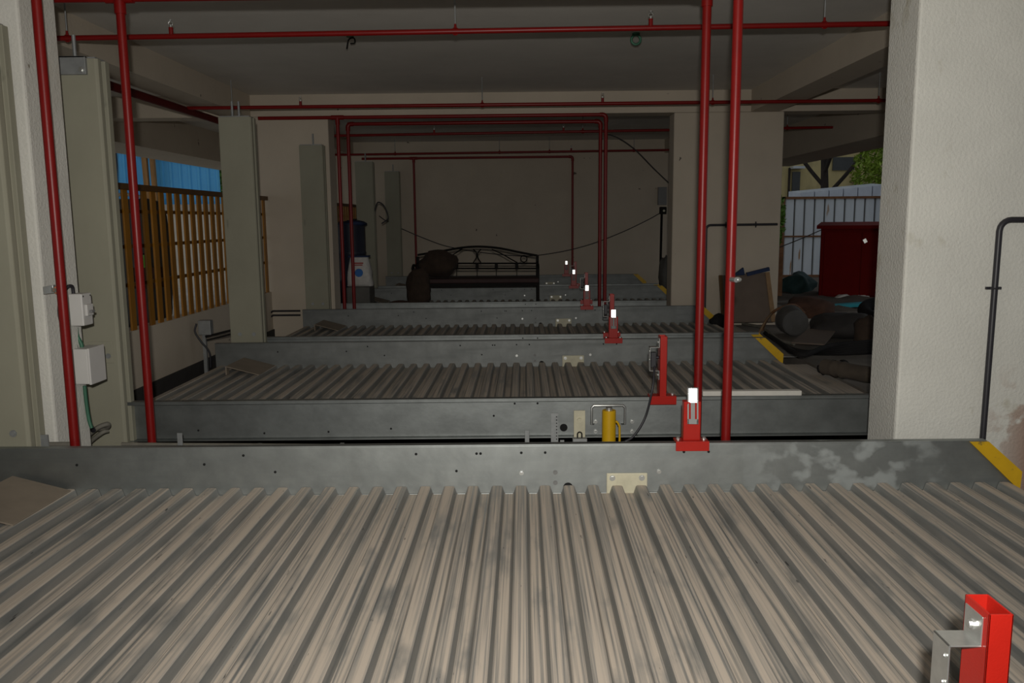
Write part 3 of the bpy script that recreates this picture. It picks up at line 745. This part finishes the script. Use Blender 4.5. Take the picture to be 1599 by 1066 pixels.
s._add(vv, ff); s.build('sack_body', 'sack_white', root, smooth=70)
MB().cyl((.01,-.105,h*.46), (.01,-.132,h*.46), .052, 24).build('emblem', 'print_blue', root, bevel=.004)
MB().box(-w*.45,-.125,h*.76, w*.40,-.10,h*.80).box(-w*.30,-.122,h*.70, w*.34,-.10,h*.73).build('red_print', 'print_red', root)
MB().box(-w*.75,-.09,h*.97, w*.75,.09,h*1.02).build('blue_hem', 'blue_cloth', root)
MB().box(-w*.9,-.18,-b.z+.045, w*.9,.18,-.001).build('bundle_below', 'tarpaulin', root, bevel=.02)
# slack cables across the back wall
def wall_cable(pix, Y, r, label):
    cable([at(x, y, Y=Y) for x, y in pix], r, 'black_pipe', label, 8, 'slack_cable', 'slack cables in the rear bay')
wall_cable([(627,357),(660,371),(700,385),(760,395),(820,399.5),(870,394),(920,382),(970,363),(1010,344),(1030,333)], 15.42, .008, 'long black cable sagging across the back wall above the settee')
wall_cable([(928,207),(960,213),(990,232),(1020,262),(1046,287)], 14.6, .009, 'black cable slanting down to the right pier of the rear bay')
wall_cable([(585,330),(590,316),(600,322),(606,340),(596,349)], 12.70, .010, 'looped cable between the two farthest lift posts')
wall_cable([(592,337),(600,343),(607,346)], 15.3, .008, 'short stub of cable between the two farthest lift posts')
p = at(1027,320,Y=15.5); q = at(1041,292,Y=15.5)
tag(MB().box(p.x,15.46,p.z, q.x,15.54,q.z).build('meter_board', 'grey_plastic', None, bevel=.006), 'grey board fixed on the back wall at its right end', 'board')
p = at(1036,329,Y=15.2)
root = empty('wall_lamp', (p.x,15.2,-.0), 'slim black stand with a small lamp head by the right rear pier', 'lamp')
MB().cyl((-.04,0,-.02), (-.03,0,p.z), .022, 12).build('stand_pole', 'black_iron', root, smooth=40)
MB().box(-.07,-.05,p.z-.06, .05,.05,p.z+.07).build('lamp_head', 'black_iron', root, bevel=.01)
MB().cyl((.0,-.052,p.z), (.0,-.062,p.z), .02, 12).build('lens', 'cream_paint', root)
p = at(1036,440,Y=14.4)
tag(MB().blob((p.x+.02,14.4,.30), (.10,.12,.30), .2, 1.5, 14, 3, .95).build('dark_bundle', 'tarpaulin', None, smooth=75), 'dark bundle standing behind the right far pier', 'bundle')

# ------------------------------------------------------------------ right side: leaning board, cabinet, debris
Yl = 9.42
A = at(1130,503,Y=Yl); B = at(1208,497,Y=Yl); T1 = at(1125,430,Y=9.62); T2 = at(1198,425,Y=9.62)
A.z = max(A.z, -.015); B.z = A.z
root = empty('leaning_board', A, 'brown board leaning against the far right white pier', 'board')
nrm = (B-A).cross(T1-A).normalized()
Z3 = Vector((0,0,0))
MB().prism([Z3, B-A, T2-A, T1-A], -nrm*.03 if nrm.y < 0 else nrm*.03).build('panel', 'cardboard', root)
MB().bar(B-A, T2-A, .05, .02, nrm).build('edge_strip', 'plank_wood', root)
MB().bar(Z3, T1-A, .04, .03, nrm).build('edge_strip', 'brown_rail', root)
MB().bar(T1-A+Vector((.30,0,.01)), T2-A+Vector((.02,0,.04)), .05, .04).build('top_cover', 'blue_cloth', root)
p = at(1153,424,Y=9.60)
tag(MB().prism([p+Vector((-.07,0,-.05)), p+Vector((.08,0,-.04)), p+Vector((.06,0,.05))], (0,.05,0)).build('cloth_scrap', 'blue_cloth', None, bevel=.01), 'dark blue cloth scrap on top of the leaning board', 'cloth')
p = at(1122,492,Y=9.35)
blobthing('rubble_lump', (p.x,9.35,.06), (.10,.1,.09), 'rubber', 'dark lump at the left foot of the leaning board', 'rubble', 2, flat=.8)

Yc = 12.8
a = at(1278,465,Y=Yc); 
root = empty('red_cabinet', (a.x,Yc,a.z), 'dark red metal cabinet with overhanging top, outside on the right', 'cabinet')
root.rotation_euler.z = -.33
ht = at(1278,352,Y=Yc).z - a.z
MB().box(0,0,0, 1.15,.55,ht-.05).build('cabinet_body', 'cabinet_red', root, bevel=.006)
MB().prism([(-.07,-.06,ht-.05),(1.2,-.06,ht-.05),(1.2,.6,ht-.0),(-.0,.6,ht-.0)], (0,0,.05)).build('cabinet_top', 'cabinet_red', root)
d = MB().box(.05,-.012,.05, .56,0,ht-.1).build('cabinet_door', 'cabinet_red', root, bevel=.003)
MB().box(.58,-.012,.05, 1.1,0,ht-.1).build('cabinet_door', 'cabinet_red', root, bevel=.003)
e = Vector((.62,0,at(1343,376,Y=Yc-.2).z-a.z))
MB().obox((e.x,-.016,e.z), (.020,0,.012), (0,.004,0), (-.014,0,.026)).build('emblem', 'zinc_bright', root)
for k, (px, pyy, rx) in enumerate(((1318,466,.13),(1345,466,.16),(1365,468,.10))):
    p = at(px,pyy,Y=Yc-.2); blobthing('lime_rubble', (p.x,Yc-.2,p.z), (rx,.12,.06), 'white_scrap', ('left','middle','right')[k]+' pale rubble lump at the foot of the red cabinet', 'rubble', 11+k, .4, group='pale rubble by the cabinet')

# soil heap carrying the cabinet
heap = MB(); n = 28; vv = []; ff = []
x0, x1, y0, y1 = 3.35, 6.6, 10.6, 15.4
for j in range(n+1):
    for i in range(n+1):
        x = x0+(x1-x0)*i/n; y = y0+(y1-y0)*j/n
        e = min(i, n-i, j)/5.0; e = min(1, e); e = e*e*(3-2*e)
        vv.append((x, y, -.06 + e*(.08 + .10*noise.noise(Vector((x*1.7,y*1.7,2))) + .05*noise.noise(Vector((x*5,y*5,7))))))
for j in range(n): ff += [(j*(n+1)+i, j*(n+1)+i+1, (j+1)*(n+1)+i+1, (j+1)*(n+1)+i) for i in range(n)]
heap._add(vv, ff); tag(heap.build('soil_heap', 'soil', None, smooth=75), 'brown soil and rubble spread under the red cabinet', 'soil', kind='stuff')

def on(px, py, z=0.0): return at(px, py, Z=z)
p = on(1240,521,0); y = p.y
root = empty('paint_bucket', (at(1237,503,Y=y).x,y,.135), 'pale grey plastic drum lying on its side in the debris', 'bucket')
MB().tube([(-.02,-.16,0),(-.02,-.15,0),(.03,.18,0)], [.13,.14,.15], 22).build('bucket_body', 'bucket_grey', root, smooth=50)
MB().tube(arc((.03,.18,0), .15, 0, 2*PI, 20)[:-1], .009, 6, closed=True).build('rim', 'bucket_grey', root, smooth=60)
MB().cyl((-.02,-.165,0), (-.02,-.160,0), .12, 22).build('bucket_bottom', 'bucket_grey', root)
p = on(1262,500,.0)
tag(MB().prism([at(1254,484,Y=p.y), at(1268,492,Y=p.y), at(1278,505,Y=p.y), at(1262,508,Y=p.y)], (.02,.12,.02)).build('paper_scrap', 'white_scrap', None), 'crumpled white paper scrap behind the grey drum', 'scrap')
tag(MB().prism([at(1262,508,Y=p.y-.2), at(1290,494,Y=p.y-.2), at(1300,498,Y=p.y-.2), at(1272,511,Y=p.y-.2)], (.0,.1,.01)).build('paper_scrap', 'white_scrap', None), 'flat white scrap right of the grey drum', 'scrap')
a, b, c_, d_ = on(1236,536,.07), on(1288,539,.07), on(1306,516,.10), on(1262,515,.10)
tag(MB().prism([a, b, c_, d_], (0,0,.012)).build('cardboard_sheet', 'cardboard', None), 'flat brown cardboard sheet on the debris', 'cardboard')
a = on(1190,540,.04); b = on(1372,556,.04)
for k in range(5):
    pts = [at(1195+6*k,520+4*k,Z=.03+.015*k), at(1240+3*k,546+2*k,Z=.03+.02*k), at(1300,551-3*k,Z=.035+.02*k), at(1390,548-4*k,Z=.04+.02*k)]
    cable(pts, .022, 'rubber', 'black hose in the debris, '+('lowest','second','third','fourth','topmost')[k]+' of the bundle', 8, 'black_hose', 'black hoses in the debris')
cable([on(1160,505,.04), on(1190,512,.05), on(1215,530,.05), on(1240,537,.05)], .016, 'grey_conduit', 'grey pipe lying from the leaning board towards the debris', 8, 'debris_pipe', 'debris pipes')
cable([on(1190,515,.05), on(1200,495,.15), on(1215,482,.25), on(1240,476,.26), on(1256,488,.14)], .014, 'rust_frame', 'curved rusty hoop around the grey drum', 8, 'rusty_hoop', 'rusty hoops')
cable([on(1185,520,.05), on(1196,500,.15), on(1206,488,.2)], .012, 'plank_wood', 'short curved brown stick left of the grey drum', 8, 'curved_stick', 'sticks')
p = on(1362,490,.1)
root = tag(MB().tube(arc((p.x+.12,p.y,.13), .20, 0, 2*PI, 28, (1,0,.1), (0,1,.35))[:-1], .075, 12, closed=True).build('tyre', 'rubber', None, smooth=60), 'black tyre lying in the debris by the near right pier', 'tyre')
a = at(1300,478,Y=11.4); b = at(1385,472,Y=11.4)
tag(MB().bar(a, b, .18, .045).build('plastic_channel', 'teal_plastic', None, bevel=.004), 'teal plastic channel lying below the red cabinet', 'channel')
p = on(1320,520,.05); blobthing('rag_heap', (p.x,p.y,.10), (.36,.30,.16), 'dark_rag', 'dark rag heap between the cardboard and the right pier', 'rags', 21, .35, .5)
p = on(1275,497,.05); blobthing('soil_lump', (p.x,p.y+.3,.12), (.32,.25,.16), 'brick_dust', 'reddish soil mound behind the grey drum', 'soil', 22, .3, .5)
p = on(1350,545,.0); blobthing('burlap_sack', (p.x,p.y,.13), (.10,.10,.20), 'burlap', 'upright brown sack touching the near right pier edge', 'sack', 23, .25, .8)
p = on(1335,580,.0); q = on(1400,592,.0)
rb = MB()
root = empty('rubble_roll', (p.x,p.y,0), 'long rough grey-brown rolled mat on the driveway by the near right pier', 'mat roll')
MB().tube(bezier([at(1288,572,Z=.085)-Vector((p.x,p.y,0)), at(1330,580,Z=.09)-Vector((p.x,p.y,0)), at(1395,592,Z=.09)-Vector((p.x,p.y,0))], 8), [.06+.018*noise.noise(Vector((i*.9,0,3))) for i in range(17)], 14).build('roll', 'soil', root, smooth=70)
for k, (px, pyy) in enumerate(((1285,576),(1300,571),(1318,570))):
    pp = at(px,pyy,Z=.06)-Vector((p.x,p.y,0)); MB().blob(pp, (.045,.05,.045), .5, 2, 30+k, 2).build('clod', 'rubber', root, smooth=70)
p = on(1240,452,.1)
tag(MB().bar(at(1212,444,Y=14.5), at(1262,441,Y=14.5), .5, .05).build('sheet_stack', 'galv_dull', None), 'grey metal sheets lying before the white hoarding', 'sheet')
tag(MB().bar(at(1214,455,Y=14.2), at(1250,453,Y=14.2), .4, .04).build('sheet_stack', 'galv_dull', None), 'lower grey sheet in front of the white hoarding', 'sheet')
p = at(1262,447,Y=13.6); blobthing('netting_heap', (p.x-.16,13.6,p.z), (.26,.25,.22), 'teal_net', 'dark teal netting heap left of the red cabinet', 'netting', 25, .4)
p = at(1213,462,Y=13.0); 
tag(MB().bar((p.x,13.0,-.02), (p.x,13.0,at(1213,395,Y=13).z), .12, .12, (0,1,0)).build('rusty_post', 'rust_frame', None), 'rusty post just right of the far right pier', 'post')

# ------------------------------------------------------------------ outside, right
struct(MB().box(5.0,-6,-.3, 45,60,-.06).build('ground_right', 'soil'))
struct(MB().box(-45,-6,-.3, -3.05,60,-.06).build('ground_left', 'pale_ground'))
struct(MB().box(-3.05,16,-.3, 5.0,60,-.06).build('ground_back', 'soil'))
Yh = 18.2
a = at(1221,429,Y=Yh); top = at(1221,311,Y=Yh).z; zb = a.z
root = empty('sheet_hoarding', (a.x,Yh,zb), 'white corrugated sheet hoarding with rusty frame, outside on the right', 'hoarding')
Hh = top-zb; wpan = .215
for i in range(15):
    x = i*wpan
    MB().prism([(x+.014,0,0),(x+.03,-.016,0),(x+wpan-.03,-.016,0),(x+wpan-.014,0,0),(x+wpan-.014,.006,0),(x+.014,.006,0)], (0,0,Hh)).build('sheet', 'white_sheet', root)
L = 15*wpan
MB().box(0,.012,0, L,.03,Hh).build('rib_shade_backing', 'tarpaulin', root)  # dark sheet added so the gaps read as shading between ribs
MB().box(-.07,-.05,Hh, L,.05,Hh+.05).build('top_frame', 'rust_frame', root)
MB().box(-.09,-.05,-.2, .0,.05,Hh+.05).build('end_post', 'rust_frame', root)
MB().box(0,-.045,Hh*.50, L,-.017,Hh*.50+.035).build('mid_rail', 'rust_frame', root)
MB().box(0,-.05,-.06, L,.03,.0).build('bottom_rail', 'rust_frame', root)
a = at(1250,306,Y=20); b = at(1385,306,Y=20)
root = empty('lean_to_roof', (a.x,20,a.z), 'pale grey metal roof showing above the white hoarding', 'roof')
t1 = at(1250,301,Y=20).z-a.z; t2 = at(1385,288,Y=20).z-a.z
for i in range(6):
    f0, f1 = i/6, (i+1)/6; Wd = b.x-a.x
    MB().prism([(Wd*f0,0,-.3),(Wd*f1-.02,0,-.3),(Wd*f1-.02,0,t1+(t2-t1)*f1),(Wd*f0,0,t1+(t2-t1)*f0)], (0,.9,.06)).build('roof_sheet', 'roof_sheet', root)
Yw = 28
root = empty('old_building', (9,Yw,-.06), 'weathered ochre building wall beyond the hoarding', 'building')
MB().box(-4,0,0, 9,4,6).build('wall', 'ochre_wall', root)
def bw(px0, py0, px1, py1, name, m_, dy=-.1):
    p = at(px0,py1,Y=Yw-.05); q = at(px1,py0,Y=Yw-.05)
    return MB().box(p.x-9,dy,p.z+.06, q.x-9,.02,q.z+.06).build(name, m_, root)
bw(1230,262,1234,310,'downpipe','bark'); bw(1236,268,1250,312,'window','dark_glass',-.05); bw(1234,260,1252,264,'sunshade','white_sheet',-.4)
bw(1300,245,1335,266,'window','dark_glass',-.06); bw(1330,270,1345,285,'vent','ochre_wall',-.15)
random.seed(3)
def tree(name, base, hgt, crown, label, leafm, n, size, trunk_r=.12, branches=4, rad=(1,1,1)):
    root = empty(name, base, label, 'tree', 'plants outside')
    MB().tube(bezier([(0,0,0),(.05,0,hgt*.4),(-.04,.05,hgt)], 6), [trunk_r*(1-.5*i/12) for i in range(13)], 10).build('trunk', 'bark', root, smooth=70)
    for k in range(branches):
        an = k*2.4; MB().tube(bezier([(0,0,hgt*(.5+.1*k)),(.5*math.cos(an),.4*math.sin(an),hgt*(.65+.1*k)),(1.1*math.cos(an),.8*math.sin(an),hgt*(.85+.1*k))], 5), trunk_r*.35, 7).build('branch', 'bark', root, smooth=70)
    lf = MB()
    for _ in range(n):
        while True:
            q = Vector((random.uniform(-1,1), random.uniform(-1,1), random.uniform(-1,1)))
            if q.length < 1: break
        q = Vector((crown[0]+q.x*rad[0], crown[1]+q.y*rad[1], crown[2]+q.z*rad[2]))
        u = Vector((random.gauss(0,1), random.gauss(0,1), random.gauss(0,1)-.6)).normalized()*size
        w = u.cross(Vector((random.random(), random.random(), random.random()+.1))).normalized()*size*.35
        lf._add([q-u, q+w, q+u, q-w], [(0,1,2,3)])
    lf.build('foliage', leafm, root)['kind'] = 'stuff'
    return root
p = at(1286,300,Y=24)
tree('bare_tree', (p.x,24,-.06), 3.6, (0,0,4.6), 'dark trunk rising behind the white hoarding', 'leaf', 500, .12, .16, 4, (1.6,1.2,1.0))
p = at(1355,275,Y=22.5)
tree('leafy_tree', (p.x+.35,22.5,-.06), 1.7, (0,0,2.45), 'bright green leafy shrub above the pale roof', 'leaf_pale', 1500, .085, .06, 3, (.80,.6,.8))
p = at(1214,345,Y=17.5)
tree('climbing_plant', (p.x,17.5,-.06), 1.3, (0,0,1.25), 'green climber at the left end of the white hoarding', 'leaf', 500, .07, .03, 1, (.14,.2,.55))

# ------------------------------------------------------------------ outside, left
Yg = 17.0
a = at(140,318,Y=Yg); b = at(342,318,Y=Yg)
root = empty('boundary_wall', (a.x,Yg,-.06), 'pale rendered boundary wall behind the ochre railing', 'wall')
zt = at(300,319,Y=Yg).z+.06
MB().box(-3,0,0, b.x-a.x+6,.25,zt-.12).build('wall_body', 'pale_wall', root)
MB().box(-3,-.05,zt-.12, b.x-a.x+6,.3,zt).build('coping', 'white_scrap', root)
root = empty('blue_sheet_fence', (a.x,Yg+.12,zt-.06), 'blue corrugated sheet fence above the pale boundary wall', 'fence')
L = b.x-a.x; wp = L/14
for i in range(-4,14):
    x = i*wp
    MB().prism([(x,0,0),(x+wp*.55,0,0),(x+wp*.66,-.03,0),(x+wp*.88,-.03,0),(x+wp,0,0),(x+wp,.006,0),(x,.006,0)], (0,0,1.7)).build('sheet', 'blue_sheet', root)
for k, (px, w) in enumerate(((228,.10),(240,.09))):
    p = at(px,300,Y=Yg-.15)
    tag(MB().prism([(p.x-w/2,Yg-.15,-.06),(p.x+w/2,Yg-.15,-.06),(p.x+w/2+.01,Yg-.15,1.6),(p.x+w/2-.01,Yg-.15,3.2),(p.x-w/2-.01,Yg-.15,3.2),(p.x-w/2+.015,Yg-.15,1.8)], (0,.08,0)).build('timber_post', 'rusty_wood', None), ('left','right')[k]+' of two weathered timber posts before the blue sheets', 'post', 'timber posts before the blue fence')
p = at(348,280,Y=19)
tree('leafy_tree', (p.x,19,-.06), 2.6, (0,0,2.6), 'green bush at the right end of the blue fence', 'leaf', 1500, .12, .06, 2, (.7,.6,1.0))
p = at(350,302,Y=18)
# dark covered heap behind the railing
p0 = at(172,470,Y=10.2); p1 = at(238,310,Y=10.2)
root = empty('covered_stack', ((p0.x+p1.x)/2,10.4,-.06), 'dark tarpaulin-covered stack behind the left end of the railing', 'stack')
w = (p1.x-p0.x)/2; h = p1.z+.06
tb = MB().blob((0,0,h*.5), (1,1,1), .05, 1.5, 9, 4)
def sq(t): return math.copysign(abs(t)**.35, t)
tb.v = [(w*sq(x)*(1+.05*noise.noise(Vector((x*3,y*3,z*3)))), .3*sq(y), h*.5 + h*.5*sq(z-h*.5)*(1+.04*noise.noise(Vector((x*4,y*2,5))))) for x, y, z in tb.v]
tb.build('cover', 'tarpaulin', root, smooth=60)
MB().tube(bezier([(-w,-.3,h+.01),(0,-.3,h+.05),(w*.7,-.3,h+.02)], 6), .02, 8).build('pale_pole', 'white_scrap', root, smooth=60)
p = at(226,411,Y=9.9)
root = empty('lime_bottle', (p.x,9.9,p.z-.05), 'small lime green bottle behind the railing', 'bottle')
MB().tube([(0,0,0),(0,0,.10),(0,0,.12),(0,0,.15)], [.03,.03,.014,.014], 14).build('bottle_body', 'lime_plastic', root, smooth=50)
MB().cyl((0,0,.15),(0,0,.17),.016,12).build('cap', 'black_iron', root)
MB().box(-.15,-.03,-.25, .15,.20,-.0).build('support_crate', 'brick_dust', root, bevel=.01)
